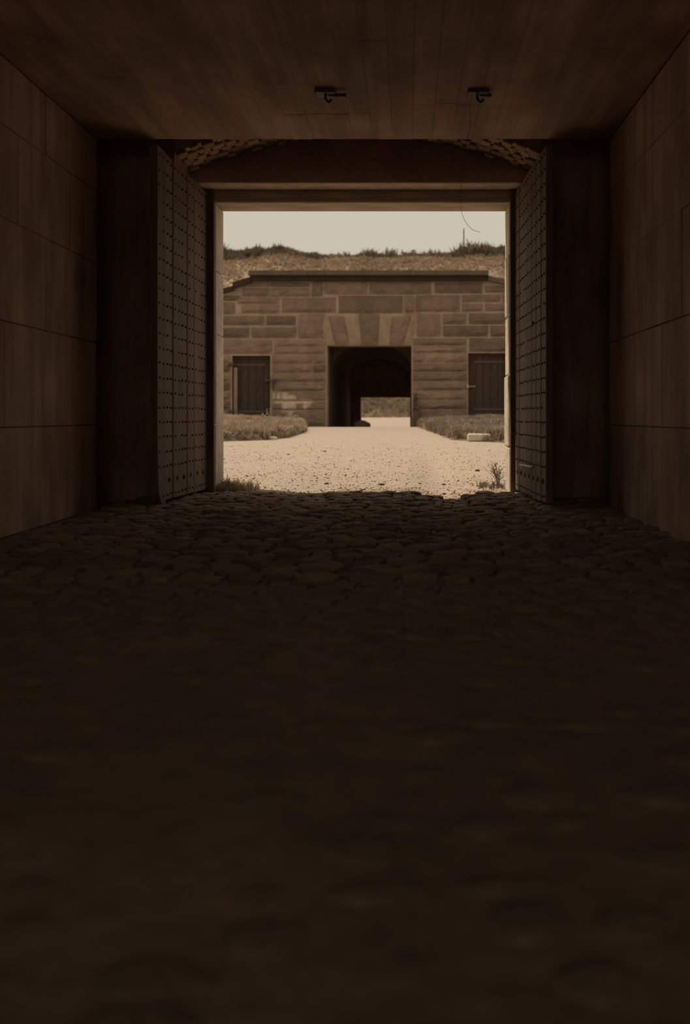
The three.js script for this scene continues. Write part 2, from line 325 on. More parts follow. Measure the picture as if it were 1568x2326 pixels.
// ------------------------------------------------------------------ opposite rampart wall
const WD = 40;                                        // distance of the opposite wall
const wx = x => PX(x, WD), wy = y => PY(y, WD);
const opp = (() => {
  const top = [[-2000, 668], [440, 680], [508, 664], [535, 654], [572, 640], [1106, 640], [1150, 650], [1240, 676]];
  const outline = [[-20, -0.4], [20, -0.4], [20, wy(700)], [wx(1240), wy(676)], [wx(1150), wy(648)], [wx(1106), wy(630)], [wx(572), wy(630)], [wx(535), wy(646)], [wx(508), wy(658)], [wx(420), wy(686)], [-20, wy(700)]];
  const rect = (x0, y0, x1, y1) => [[wx(x0), wy(y1)], [wx(x1), wy(y1)], [wx(x1), wy(y0)], [wx(x0), wy(y0)]];
  const wall = struct('wall_opposite', slab(outline, WD, WD + 0.9, [[[wx(743), 0.3], [wx(935), 0.3], [wx(935), wy(785)], [wx(743), wy(785)]], rect(527, 808, 614, 950), rect(1064, 802, 1151, 944)]), M.mortar, 'rock-faced sandstone rampart wall with a square gate between two dark doors');
  const Z = -WD;
  let seed = 300;
  const stone = (x0, y0, x1, y1, tone = 1, out = 0.03, bulge = 0.10, name = 'stone') => {
    const q = [[wx(x0), wy(y1)], [wx(x1), wy(y1)], [wx(x1), wy(y0)], [wx(x0), wy(y0)]], w = x1 - x0, h = y1 - y0;
    return part(name, rockBlock(q, Z, out, bulge, seed++, Math.max(3, Math.min(7, Math.round(w / 14))), h > 30 ? 4 : 3), M.ashlar[Math.max(0, Math.min(3, tone + (R() < 0.3 ? -1 : R() < 0.4 ? 1 : 0)))], wall);
  };
  const list = [
    [553, 642, 612, 651, 0], [615, 642, 704, 651, 1], [508, 672, 545, 683, 0], [450, 686, 504, 712, 0],
    [551, 654, 609, 673, 1], [611, 654, 703, 673, 1], [708, 641, 733, 673, 1], [737, 641, 835, 668, 1], [840, 641, 979, 668, 1], [988, 642, 1096, 666, 0], [1102, 650, 1149, 664, 1],
    [540, 676, 635, 690, 1], [549, 693, 635, 711, 1], [641, 677, 763, 710, 1], [770, 672, 914, 711, 1], [946, 671, 1044, 708, 1], [1050, 670, 1097, 686, 1], [1099, 670, 1137, 686, 0], [1142, 668, 1200, 687, 1], [1050, 690, 1097, 707, 0], [1102, 690, 1180, 706, 1],
    [508, 687, 534, 713, 1], [499, 718, 600, 738, 1], [606, 718, 672, 738, 1], [678, 714, 738, 768, 2], [948, 713, 1001, 764, 2], [1006, 713, 1059, 736, 1], [1066, 712, 1148, 736, 1],
    [490, 745, 566, 767, 1], [572, 744, 673, 767, 0], [1007, 740, 1109, 764, 1], [1115, 740, 1190, 764, 1],
    [480, 772, 618, 803, 2], [624, 772, 740, 786, 2], [624, 789, 740, 804, 1], [939, 769, 1060, 784, 2], [939, 787, 1060, 801, 2], [1067, 768, 1152, 799, 1],
    [939, 804, 964, 823, 3], [967, 804, 1061, 823, 2], [939, 826, 1061, 844, 1], [939, 847, 1061, 865, 2], [939, 868, 1061, 886, 1], [939, 889, 1061, 908, 3], [939, 911, 1061, 929, 1], [939, 932, 1061, 968, 2],
    [619, 807, 709, 826, 2], [712, 807, 740, 826, 2], [619, 829, 709, 846, 1], [712, 829, 740, 846, 1], [619, 849, 740, 867, 2], [619, 870, 740, 888, 1],
  ];
  for (const [a, b, c, d, t] of list) stone(a, b, c, d, t);
  // lime-stained courses beside the left door
  const drips = [[622, 3, 893, 909], [633, 4, 893, 912], [648, 6, 890, 935], [660, 5, 898, 950], [668, 4, 900, 932], [694, 4, 908, 930], [703, 3, 910, 922]];
  const stain = p => {
    const x = VX + p[0] * F / WD, y = VY - (p[1] - EYE) * F / WD;
    let k = sm(620, 624, x) * sm(716, 706, x) * sm(6, 3, Math.abs(y - 911.5));
    for (const [dx, w, y0, y1] of drips) k = Math.max(k, sm(w * 1.7, w * 0.6, Math.abs(x - dx)) * sm(y0 - 3, y0 + 2, y) * sm(y1 + 6, y1 - 6, y));
    k *= 0.8 + 0.35 * fbm(x * 0.2, y * 0.2, 91, 2);
    return [lerp(0.42, 0.95, k), lerp(0.28, 0.74, k), lerp(0.195, 0.54, k)]; };
  for (const [y0, y1] of [[891, 909], [912, 930], [933, 966]]) {
    const q = [[wx(619), wy(y1)], [wx(740), wy(y1)], [wx(740), wy(y0)], [wx(619), wy(y0)]];
    part('stone', rockBlock(q, Z, 0.03, 0.05, seed++, 30, 6, stain), M.stained, wall);
  }
  // flat arch of wedge stones over the gate: smooth and rock-faced by turns
  const vt = [712, 748, 780, 817, 861, 893, 932, 945], vb = [743, 764, 793, 823, 858, 886, 915, 935];
  for (let i = 0; i < 7; i++) {
    const rough = i % 2 === 1, g = rough ? 0 : 1, q = [[wx(vb[i] + g), wy(783)], [wx(vb[i + 1] - g), wy(783)], [wx(vt[i + 1] - g), wy(i === 3 ? 714 : 719)], [wx(vt[i] + g), wy(i === 3 ? 714 : 719)]];
    part('wedge_stone', rockBlock(q, Z, rough ? 0.08 : 0.03, rough ? 0.10 : 0.015, seed++, 4, 5), rough ? M.ashlar[i === 3 ? 1 : 2] : M.dressed[i % 4 ? 0 : 1], wall);
  }
  // carved block standing out of the wall
  part('projecting_stone', rockBlock([[wx(920), wy(707)], [wx(941), wy(707)], [wx(939), wy(673)], [wx(921), wy(674)]], Z, 0.22, 0.12, seed++, 4, 4), M.ashlar[2], wall);
  // narrow pieces left of the left door and the courses running on out of sight
  const levels = [690, 715, 742, 770, 806, 827, 847, 868, 889, 910, 931, 962];
  for (let j = 0; j < levels.length - 1; j++) {
    const [y0, y1] = [levels[j], levels[j + 1]];
    if (j >= 4) { stone(430, y0 + 1.5, 523, y1 - 1.5, j % 2 ? 0 : 3); stone(1155, y0 + 1.5, 1215, y1 - 1.5, j % 2 ? 0 : 2); }
    for (let x = j >= 4 ? 428 : 486; x > 200; ) { const l = rr(50, 120); if (x - l < 200) break; stone(x - l, y0 + 2, x - 3, y1 - 2, Math.floor(rr(0, 3.9))); x -= l; }
    for (let x = j >= 4 ? 1218 : 1205; x < 1440; ) { const l = rr(50, 120); if (x + l > 1450) break; stone(x + 3, y0 + 2, x + l, y1 - 2, Math.floor(rr(0, 3.9))); x += l; }
  }
  // coping: level slabs in the middle, raking slabs falling away on both sides
  const cp = (x0, y0, x1, y1, th, o = 0.28) => part('coping_stone', slab([[wx(x0), wy(y0 + th)], [wx(x1), wy(y1 + th)], [wx(x1), wy(y1)], [wx(x0), wy(y0)]], WD - o, WD + 0.9), M.coping, wall);
  for (const [a, b] of [[569, 702], [703, 740], [741, 938], [939, 1108]]) cp(a, 618, b, 618, 10, 0.5);
  cp(571, 628.5, 1106, 628.5, 11, 0.22).material = M.darkCoping;  // dark course: the shade beneath the slabs is put into its colour
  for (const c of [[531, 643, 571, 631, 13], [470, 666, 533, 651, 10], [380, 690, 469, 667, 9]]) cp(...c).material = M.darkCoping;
  cp(1108, 628, 1152, 637, 11); cp(1153, 638, 1245, 664, 10); cp(1246, 665, 1340, 690, 9);
  return wall;
})();
{ // passage behind the opposite gate
  const END2 = 57, spring = 3.54, apex = 4.80, x0 = wx(743), x1 = wx(935), cx = (x0 + x1) / 2, hw = (x1 - x0) / 2;
  const vault = (a, y, h, x) => { const o = [[cx - x, -0.2], [cx + x, -0.2], [cx + x, y]]; for (let i = 1; i < 24; i++) { const t = Math.PI * i / 24; o.push([cx + x * Math.cos(t), y + h * Math.sin(t)]); } o.push([cx - x, y]); return o; };
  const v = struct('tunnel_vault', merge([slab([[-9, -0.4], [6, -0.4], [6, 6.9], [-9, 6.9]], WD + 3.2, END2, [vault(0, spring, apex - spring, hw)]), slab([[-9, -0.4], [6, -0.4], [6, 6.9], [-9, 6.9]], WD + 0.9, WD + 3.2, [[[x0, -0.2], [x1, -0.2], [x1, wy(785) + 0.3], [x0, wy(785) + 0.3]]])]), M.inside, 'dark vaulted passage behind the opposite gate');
  const ring = [];
  for (let i = 0; i <= 24; i++) { const t = Math.PI * i / 24; ring.push([cx + (hw - 0.005) * Math.cos(t), spring + (apex - spring) * Math.sin(t)]); }
  for (let i = 24; i >= 0; i--) { const t = Math.PI * i / 24; ring.push([cx + (hw - 0.22) * Math.cos(t), spring + (apex - spring - 0.24) * Math.sin(t)]); }
  part('end_arch', slab(ring, END2 - 0.45, END2 - 0.05), M.mortar, v, 'paler stone arch at the far end');
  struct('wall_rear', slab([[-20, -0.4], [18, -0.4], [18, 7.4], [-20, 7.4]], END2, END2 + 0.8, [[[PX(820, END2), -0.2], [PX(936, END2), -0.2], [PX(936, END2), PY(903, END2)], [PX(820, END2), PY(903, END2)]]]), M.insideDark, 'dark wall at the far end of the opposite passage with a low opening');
}
// earth slope above the opposite wall
const skyline = [[-400, 600], [300, 590], [508, 578], [560, 577], [600, 575], [640, 571], [690, 580], [735, 588], [800, 586], [990, 586], [1030, 581], [1070, 573], [1147, 569], [1300, 575], [2000, 600]];
function crest(x) { for (let i = 1; i < skyline.length; i++) { const [a, ya] = skyline[i - 1], [b, yb] = skyline[i]; if (x <= b) return lerp(ya, yb, Math.max(0, (x - a) / (b - a))); } return 600; }
function mound(x, d) {
  const px = VX + x * F / 43.6, yc = PY(crest(px), 43.6), edge = wx(572) < x && x < wx(1106) ? wy(622) : x < 0 ? lerp(wy(640), wy(700), sm(-7.4, -12, x)) : lerp(wy(632), wy(700), sm(3.8, 9, x));
  const f = sm(40.2, 43.8, d), y = lerp(edge - 0.12, yc, Math.sqrt(f) * 0.5 + f * 0.5) - 1.9 * sm(48, 57.5, d);
  return y + 0.16 * (fbm(x * 1.1, d * 1.1, 77, 3) - 0.5) * sm(40.2, 41, d);
}
struct('mound', field(span(-20, 18, 0.22), [...span(40.15, 44.5, 0.15), ...span(45, 57.6, 0.9)], mound), M.earth, 'dry grassy earth slope piled above the opposite wall');

// ------------------------------------------------------------------ grass (countless blades)
const tuft = (() => {                                 // one clump of bent blades, one metre high
  const pos = [], r = rng(55);
  for (let i = 0; i < 9; i++) {
    const a = r() * 6.283, lean = 0.15 + r() * 0.55, h = 0.55 + r() * 0.45, w = 0.035 + r() * 0.03, ox = (r() - 0.5) * 0.5, oz = (r() - 0.5) * 0.5, cx = Math.cos(a), cz = Math.sin(a);
    const P = (t, s) => [ox + cx * lean * t * t + -cz * s * w, h * t * (1 - 0.2 * t * lean), oz + cz * lean * t * t + cx * s * w];
    const a0 = P(0, -1), b0 = P(0, 1), a1 = P(0.55, -0.8), b1 = P(0.55, 0.8), tip = P(1, 0);
    pos.push(...a0, ...b0, ...b1, ...a0, ...b1, ...a1, ...a1, ...b1, ...tip);
  }
  const g = new THREE.BufferGeometry(); g.setAttribute('position', new THREE.Float32BufferAttribute(pos, 3)); g.computeVertexNormals(); return g;
})();
function inside(poly, x, y) { let c = false; for (let i = 0, j = poly.length - 1; i < poly.length; j = i++) { const [a, b] = poly[i], [p, q] = poly[j]; if ((b > y) !== (q > y) && x < (p - a) * (y - b) / (q - b) + a) c = !c; } return c; }
function away(poly, x, y) { let m = 1e9; for (let i = 0, j = poly.length - 1; i < poly.length; j = i++) { const [a, b] = poly[j], [p, q] = poly[i], dx = p - a, dy = q - b, t = Math.max(0, Math.min(1, ((x - a) * dx + (y - b) * dy) / (dx * dx + dy * dy))); m = Math.min(m, Math.hypot(x - a - t * dx, y - b - t * dy)); } return inside(poly, x, y) ? m : -m; }
function grass(name, label, spots, group) {           // spots: [x, y, d, height, r, g, b]
  const im = new THREE.InstancedMesh(tuft, M.blade, spots.length), o = new THREE.Object3D(), c = new THREE.Color();
  spots.forEach(([x, y, d, h, r, g, b], i) => { o.position.set(x, y, -d); o.rotation.set(0, R() * 6.28, 0); o.scale.set(h * rr(0.7, 1.2), h, h * rr(0.7, 1.2)); o.updateMatrix(); im.setMatrixAt(i, o.matrix); im.setColorAt(i, c.setRGB(r, g, b)); });
  return put(im, name, label, 'grass', group, 'stuff');
}
const tone = (k) => [k, k * 0.73, k * 0.50];
const leftPoly = [[-16, 24.6], [PX(508, 25.3), 25.2], [PX(600, 25.7), 25.9], [PX(660, 28), 27.6], [PX(695, 32), 32], [PX(700, 35), 34.5], [PX(690, 38), 37.5], [-4.6, 39.9], [-16, 39.9]];
const rightPoly = [[0.35, 39.9], [0.5, 37], [PX(985, 31), 31.5], [PX(1008, 28), 28.2], [PX(1030, 25.8), 26], [PX(1147, 24.2), 24.4], [12, 23.6], [12, 39.9]];
const bankY = (poly, x, d) => { const s = away(poly, x, d); return G(x, d) - 0.06 + 0.22 * sm(-0.12, 0.25, s) + 0.12 * sm(0.3, 3, s) + 0.06 * (fbm(x * 1.5, d * 1.5, 88, 3) - 0.5); };
struct('verge_left', field(span(-16, -3.4, 0.2), span(24.3, 40, 0.2), (x, d) => bankY(leftPoly, x, d)), M.turf, 'raised grassy verge in front of the left door of the opposite wall');
struct('verge_right', field(span(0.1, 12, 0.2), span(23.3, 40, 0.2), (x, d) => bankY(rightPoly, x, d)), M.turf, 'raised grassy verge in front of the right door of the opposite wall');
function meadow(poly, n, x0, x1, d0, d1, base) {
  const s = [];
  while (s.length < n) { const x = rr(x0, x1), d = rr(d0, d1), a = away(poly, x, d); if (a < 0.02) continue;
    const patch = fbm(x * 0.8, d * 0.5, 95, 3), k = base * (0.55 + 0.9 * patch) * rr(0.75, 1.25); s.push([x, bankY(poly, x, d) - 0.01, d, rr(0.13, 0.38) * (0.55 + 0.9 * patch) * sm(0, 0.3, a + 0.15), ...tone(R() < 0.06 ? 0.6 : k)]); }
  return s;
}
grass('verge_grass', 'pale dry grass and small flowers in front of the left door across the courtyard', meadow(leftPoly, 9000, -9.5, -3.4, 24.6, 39.8, 0.36));
grass('verge_grass', 'darker rough grass around white stones in front of the right door across the courtyard', meadow(rightPoly, 9000, 0.3, 6.5, 23.6, 39.8, 0.25));
{
  const s = [];
  for (let i = 0; i < 20000; i++) { const x = rr(-13, 8), d = lerp(40.3, 44.3, Math.sqrt(R())), k = 0.42 * rr(0.7, 1.3) * (0.7 + 0.6 * fbm(x, d, 97, 3)); s.push([x, mound(x, d) - 0.02, d, rr(0.08, 0.24), ...tone(k)]); }
  for (let i = 0; i < 7000; i++) { const x = rr(-13, 8), px = VX + x * F / 43.6, bushy = R() < Math.max(sm(770, 690, px), sm(1000, 1060, px)) * (0.45 + 0.55 * sm(0.3, 0.5, fbm(x * 1.3, 8, 98, 2))), d = bushy ? rr(42.6, 44.2) : rr(43.0, 44.4); if (!bushy && R() < 0.45) continue; const thin = sm(0.25, 0.75, fbm(x * 2.2, 3, 99, 3)); s.push([x, mound(x, d) - 0.02, d, (rr(0.12, 0.28) + (R() < 0.16 ? 0.5 * thin * R() : 0.12 * thin)) * (bushy ? 1.3 : 1.1), ...tone((bushy ? 0.15 : 0.2) * rr(0.7, 1.3))]); }  // bushy crest blades toned darker to carry the shade of their near side
  grass('slope_grass', 'dry grass and weeds covering the earth slope above the opposite wall', s);
  const f = [];
  for (let i = 0; i < 2500; i++) { const x = rr(-9, 4), d = rr(92, 100); f.push([x, G(x, 93) - 0.4 + 7 * sm(91, 108, d) - 0.1, d, rr(0.3, 0.9), ...tone(0.34 * rr(0.6, 1.3))]); }
  grass('bank_grass', 'long pale grass on the bank beyond the far passage', f);
}

// ------------------------------------------------------------------ the two gate doors
function makeDoor(left) {
  const t = left
    ? thing('gate_door', 'left leaf of the tall plank gate, swung open, studded with rows of iron nails', 'door', [-2.755, 0, -11.46], 0)
    : thing('gate_door', 'right leaf of the tall plank gate, swung open, with a pale iron bar near its foot', 'door', [1.494, 0, -11.46], 0);
  const len = 1.98, th = 0.085, b = 0.045, h = 4.13, n = 7, pw = len / n;
  const f = left ? -1 : 1;                            // local x runs along the leaf from the hinge; the visible face looks along f * z
  t.rotation.y = left ? -(Math.PI / 2 + 0.0405) : -(Math.PI / 2 - 0.041);
  const deep = (x0, x1, y0, y1, a, c, ch = 0) => box(x0, x1, y0, y1, -Math.max(a * f, c * f), -Math.min(a * f, c * f), ch);   // a, c: height over the face
  const one = new THREE.SphereGeometry(0.014, 6, 4), loz = new THREE.OctahedronGeometry(0.03); loz.scale(0.7, 1.3, 0.6);
  for (let i = 0; i < n; i++) {
    const x0 = i * pw + 0.004, x1 = (i + 1) * pw - 0.004, low = b + rr(0, 0.02), j = rr(-0.004, 0.004);
    let g;
    if (i === n - 1 && left) {                        // the free corner at the foot is worn away
      const sh = new THREE.Shape([[x0, low], [x1 - 0.14, low], [x1 - 0.05, 0.16], [x1 - 0.02, 0.42], [x1, 0.8], [x1, h], [x0, h]].map(p => new THREE.Vector2(...p)));
      g = new THREE.ExtrudeGeometry(sh, { depth: th, bevelEnabled: false }); g.translate(0, 0, (f < 0 ? 0 : -th) + j); g = uvMetres(g);
    } else g = deep(x0, x1, low, h, j, j - th, 0.008);
    const pl = part('plank', g, M.plank[Math.floor(R() * 3)], t), studs = [];
    let r = 0;
    for (let y = 0.13; y < h - 0.08; y += 0.17, r++) {
      const cols = r === 1 ? 1 : 2;
      for (let k = 0; k < cols; k++) {
        if (R() < 0.04) continue;
        const x = x0 + (x1 - x0) * (k + 0.5) / cols + rr(-0.006, 0.006);
        if (left && x > len - 0.2 && y < 0.4) continue;
        const g2 = (r === 1 ? loz : one).clone(); g2.translate(x, y + rr(-0.006, 0.006), f * 0.006); studs.push(g2);
      }
    }
    part('iron_studs', merge(studs), M.iron, pl).userData.kind = 'stuff';
  }
  for (const y of [0.55, 3.3]) part('strap_hinge', deep(0.03, 1.5, y - 0.04, y + 0.04, -th - 0.002, -th - 0.017, 0.003), M.iron, t);
  part('edge_strip', deep(-0.014, 0.012, b + 0.02, h, 0.006, -0.012, 0.003), M.plank[2], t);
  if (!left) {
    part('iron_bar', tube([[0.46, 0.415, 0.005], [0.50, 0.415, 0.03], [0.88, 0.425, 0.036], [1.24, 0.43, 0.03], [1.27, 0.43, 0.005]], 0.016, 8, 16), M.paleIron, t, 'short pale iron bar');
    part('slot_bar', deep(0.55, 1.28, 2.17, 2.205, 0.0, 0.03, 0.006), M.iron, t, 'dark iron bar across the planks');
  }
  return t;
}
makeDoor(true); makeDoor(false);

// ------------------------------------------------------------------ doors in the opposite wall
function shutter(name, x0, x1, y0, y1, label, left) {
  const X0 = wx(x0), Y0 = wy(y1), w = wx(x1) - X0, h = wy(y0) - Y0, D = 0.3;
  const t = new THREE.Group(); t.position.set(X0, Y0, -WD - D); put(t, name, label, null, null, 'structure');
  const lx = px => wx(px) - X0, ly = py => wy(py) - Y0;
  const n = 5;
  for (let i = 0; i < n; i++) part('plank', box(i * w / n + 0.006, (i + 1) * w / n - 0.006, 0.0, h - 0.03, 0, 0.07, 0.008), M.shutter[Math.floor(R() * 3)], t);
  part('top_ledge', box(0, w, h - 0.14, h, -0.06, 0.05, 0.01), M.shutter[0], t);
  for (const y of left ? [ly(935), ly(828)] : [0.3, h - 0.4]) {
    const s = part('strap_hinge', box(left ? 0.05 : w * 0.15, left ? w * 0.85 : w - 0.02, y - 0.06, y + 0.06, -0.035, 0, 0.008), M.iron, t);
    if (left) part('hinge_pin', merge([box(lx(521), 0.12, y - 0.05, y + 0.08, -D - 0.16, -D - 0.06, 0.01), box(0.01, 0.10, y - 0.07, y + 0.07, -D - 0.06, 0.0, 0.01)]), M.iron, s);
  }
  if (left) {
    part('latch', merge([box(lx(604), lx(628), ly(866), ly(862.5), -D - 0.17, -D - 0.13, 0.01), box(lx(604), lx(606.5), ly(868), ly(861), -D - 0.15, 0, 0.01), box(lx(618), lx(622), ly(884), ly(864), -D - 0.15, -D - 0.06, 0.008), box(lx(624), lx(628), ly(868), ly(861), -D - 0.19, -D - 0.05, 0.008)]), M.iron, t, 'dark iron latch');
    part('door_post', box(lx(530), lx(538), 0.0, ly(834), -0.22, -0.07, 0.012), M.dressed[0], t, 'pale narrow post');
  } else part('latch', merge([box(lx(1063), lx(1081), ly(879), ly(876), -0.1, -0.06, 0.01), box(lx(1074), lx(1077), ly(879), ly(876), -0.1, 0.0, 0.01), box(lx(1060), lx(1064.5), ly(882), ly(873), -D - 0.15, -0.05, 0.01)]), M.paleIron, t, 'pale iron latch');
  return t;
}
shutter('door_1', 527, 614, 808, 950, 'dark plank door with strap hinges left of the opposite gate', true);
shutter('door_2', 1064, 1151, 802, 944, 'dark plank door with a pale latch right of the opposite gate', false);

// ------------------------------------------------------------------ stones, plants and small things
const lay = (g, m, name, label, cat, x, d, up = 0, turn = 0, y = null, group) => { const o = put(new THREE.Mesh(g, m), name, label, cat, group); o.position.set(x, (y ?? G(x, d)) + up, -d); o.rotation.y = turn; return o; };
lay(box(-0.36, 0.36, 0, 0.24, -0.14, 0.14, 0.04), M.pale, 'stone_block', 'large white stone block lying at the front of the right-hand grass', 'stone', PX(1089, 25.2), 25.2, -0.04, -0.12, bankY(rightPoly, PX(1089, 25.2), 25.2));
lay(lump(0.19, 0.12, 0.14, 7), M.pale, 'stone', 'small white stone in the grass behind the large white block', 'stone', PX(1050, 29.2), 29.2, 0.06, 0.3, bankY(rightPoly, PX(1050, 29.2), 29.2));
lay(lump(0.10, 0.07, 0.08, 8), M.pale, 'stone', 'smallest white stone in the grass right of the large white block', 'stone', PX(1128, 29), 29, 0.04, 0, bankY(rightPoly, PX(1128, 29), 29));
lay(lump(0.20, 0.075, 0.12, 9), M.pale, 'stone', 'flat pale stone at the front edge of the left-hand grass', 'stone', PX(617, 26.3), 26.3, 0.04, 0.2, bankY(leftPoly, PX(617, 26.3), 26.3));
lay(lump(0.13, 0.07, 0.10, 10), M.pale, 'stone', 'pale stone in the left-hand grass edge close to the gate jamb', 'stone', PX(516, 25.7), 25.7, 0.04, 0.2, bankY(leftPoly, PX(516, 25.7), 25.7));
lay(lump(0.42, 0.30, 0.4, 11), M.turf, 'boulder', 'brown boulder at the left side of the opposite passage', 'boulder', PX(822, 42.5), 42.5, 0.08, 0.4);
{ // guard stone at the right of the opposite gate, with a scraggly dark plant above it
  part('guard_stone', rockBlock([[wx(937), 0.35], [wx(955), 0.35], [wx(953), wy(930)], [wx(939), wy(930)]], -WD, 0.30, 0.05, 900, 4, 5), M.coping, opp, 'dark upright guard stone');
  const p = thing('climbing_plant', 'dark scraggly plant climbing the wall right of the opposite gate', 'plant', [wx(946), wy(929), -WD + 0.37]);
  const st = [], lf = [], r = rng(77);
  for (let i = 0; i < 5; i++) { const x = (r() - 0.5) * 0.2; st.push(tube([[x, -0.02, 0], [x + (r() - 0.5) * 0.12, 0.35, 0.05], [x + (r() - 0.5) * 0.2, 0.55 + r() * 0.35, 0.06]], 0.016, 5)); }
  for (let i = 0; i < 34; i++) { const g = new THREE.CircleGeometry(0.05 + r() * 0.05, 6); g.scale(1, 0.7, 1); g.rotateX(r() * 3); g.rotateY(r() * 3); g.translate((r() - 0.5) * 0.30, r() * 0.82, 0.04 + r() * 0.1); lf.push(g); }
  part('stem', merge(st), M.weed, p); part('foliage', merge(lf), M.leaf[0], p);
}
function shrub(name, label, x, y, d, w, h, seed, m, n = 260, group) {
  const p = thing(name, label, 'shrub', [x, y, -d], 0, group), r = rng(seed), lf = [], st = [];
  for (let i = 0; i < n; i++) {
    const a = r() * 6.283, q = Math.sqrt(r()), t = r(), env = Math.sqrt(Math.max(0, 1 - t * t)), g = new THREE.CircleGeometry(0.05 + 0.05 * r(), 5);
    g.scale(1, 0.6, 1); g.rotateX(r() * 6.28); g.rotateY(r() * 6.28); g.translate(Math.cos(a) * q * w / 2 * env, t * h * (0.75 + 0.4 * vnoise(Math.cos(a) * q * 4, seed, 5)), Math.sin(a) * q * w * 0.35 * env); lf.push(g);
  }
  for (let i = 0; i < 6; i++) { const a = r() * 6.28, s = r() * w * 0.3; st.push(tube([[0, -0.1, 0], [Math.cos(a) * s * 0.6, h * 0.5, Math.sin(a) * s * 0.4], [Math.cos(a) * s, h * 0.9, Math.sin(a) * s * 0.6]], 0.02, 4, 4)); }
  part('foliage', merge(lf), m, p); part('stem', merge(st), M.weed, p);
  return p;
}
function tussock(label, x, y, d, w, h, seed) {
  const p = thing('grass_tussock', label, 'grass tuft', [x, y, -d]), r = rng(seed), bl = [], hd = [];
  for (let i = 0; i < 60; i++) { const a = r() * 6.28, q = Math.sqrt(r()), e = Math.sqrt(1 - q * q * 0.85), hh = h * e * (0.6 + 0.5 * r()), g = tuft.clone(); g.scale(hh * 0.7, hh, hh * 0.7); g.rotateY(r() * 6.28); g.translate(Math.cos(a) * q * w / 2, 0, Math.sin(a) * q * 0.17); bl.push(g); if (i % 7 === 0) { const s2 = new THREE.OctahedronGeometry(0.02); s2.scale(0.7, 2.2, 0.7); s2.translate(Math.cos(a) * q * w / 2, hh * 1.05, Math.sin(a) * q * 0.17); hd.push(s2); } }
  part('blades', merge(bl), M.leaf[seed % 3], p).userData.kind = 'stuff'; part('seed_heads', merge(hd), M.leaf[2], p).userData.kind = 'stuff';
}
[[529, 0.66, 0.40, 'dark grass tuft on the skyline nearest the left jamb of the gate'], [560, 0.6, 0.38, 'dark grass tuft on the skyline, second from the left jamb'], [594, 0.8, 0.40, 'dark grass tuft left of the tallest tuft on the skyline'], [632, 0.9, 0.62, 'tallest dark grass tuft on the left of the skyline'], [670, 0.8, 0.42, 'low dark grass tuft right of the tallest one on the left skyline'], [704, 0.7, 0.28, 'flat dark grass tuft where the left skyline dips'],
  [1041, 0.7, 0.40, 'dark grass tuft at the foot of the stake on the skyline'], [1080, 0.8, 0.42, 'dark grass tuft on the right skyline halfway between stake and jamb'], [1116, 0.8, 0.52, 'dark grass tuft second from the right jamb on the skyline'], [1147, 0.7, 0.56, 'dark grass tuft on the skyline nearest the right jamb of the gate']]
  .forEach(([px, w, h, label], i) => { const d = i % 2 ? 43.2 : 43.9, x = PX(px, d); tussock(label, x, mound(x, d) - 0.06, d, w, h, 500 + i); });
{ const d = 91.5, x = PX(850, d); shrub('shrub', 'pale bush seen through the far end of the opposite passage', x, G(x, d) - 0.05, d, 2.2, 0.95, 600, mat(0.42, 0.33, 0.20), 420); }
{ // stake and weed stalks on the skyline
  const d = 43.6, x = PX(1054, d), y = mound(x, d);
  const t = thing('wooden_stake', 'thin wooden stake standing up from the skyline above the opposite wall', 'stake', [x, y - 0.1, -d]);
  part('post', clean(new THREE.CylinderGeometry(0.025, 0.04, 1.45, 7).translate(0, 0.725, 0)), M.wood, t);
  part('tie', clean(new THREE.TorusGeometry(0.04, 0.012, 5, 10).rotateX(Math.PI / 2).translate(0, 1.25, 0)), M.wire, t);
  const stalk = (px, h, label, seed, bx, by, bd, m = M.weed, pale) => {
    const r = rng(seed), p = thing('weed_stalk', label, 'weed', [bx ?? PX(px, d), by ?? mound(PX(px, d), d) - 0.05, -(bd ?? d)]), gs = [], hd = [];
    for (let i = 0; i < 4; i++) { const a = r() * 6.28, l = h * (0.6 + 0.4 * r()), e = 0.12 * h; gs.push(tube([[0, 0, 0], [Math.cos(a) * e * 0.5, l * 0.6, Math.sin(a) * e * 0.3], [Math.cos(a) * e * 1.4, l, Math.sin(a) * e]], 0.013, 4, 5)); for (let k = 0; k < 6; k++) { const g = new THREE.CircleGeometry(0.035, 5); g.scale(0.7, 1.2, 1); g.rotateX(r() * 3); g.rotateY(r() * 3); g.translate(Math.cos(a) * e * 1.3 + (r() - 0.5) * 0.08, l * (0.6 + 0.4 * r()), Math.sin(a) * e); hd.push(g); } }
    part('stem', merge(gs), m, p); part('seed_head', merge(hd), pale ?? m, p).userData.kind = 'stuff';
  };
  stalk(1067, 0.85, 'tall weed on the skyline just right of the stake', 701); stalk(917, 0.55, 'thin weed on the middle of the skyline', 702); stalk(882, 0.5, 'thin weed on the skyline above the gate', 703); stalk(977, 0.5, 'thin weed on the skyline left of the right bush group', 704); stalk(942, 0.55, 'thin weed on the skyline between two others', 705); stalk(784, 0.5, 'thin weed beside the dip of the skyline', 706);
  const fl = (px, dd, h, label, seed) => { const bx = PX(px, dd); stalk(0, h, label, seed, bx, bankY(leftPoly, bx, dd) - 0.03, dd, M.paleWeed, M.pale); };
  fl(612, 38.5, 0.75, 'tall pale flower spike in the left grass below the left plank door', 711); fl(600, 37, 0.5, 'short pale flower spike in the left grass left of the tall one', 712); fl(634, 38, 0.5, 'pale flower spike in the left grass under the white wall stain', 713); fl(675, 37.2, 0.5, 'pale flower spike near the right end of the left grass', 714); fl(588, 38.8, 0.55, 'pale flower spike against the foot of the left plank door', 715);
}
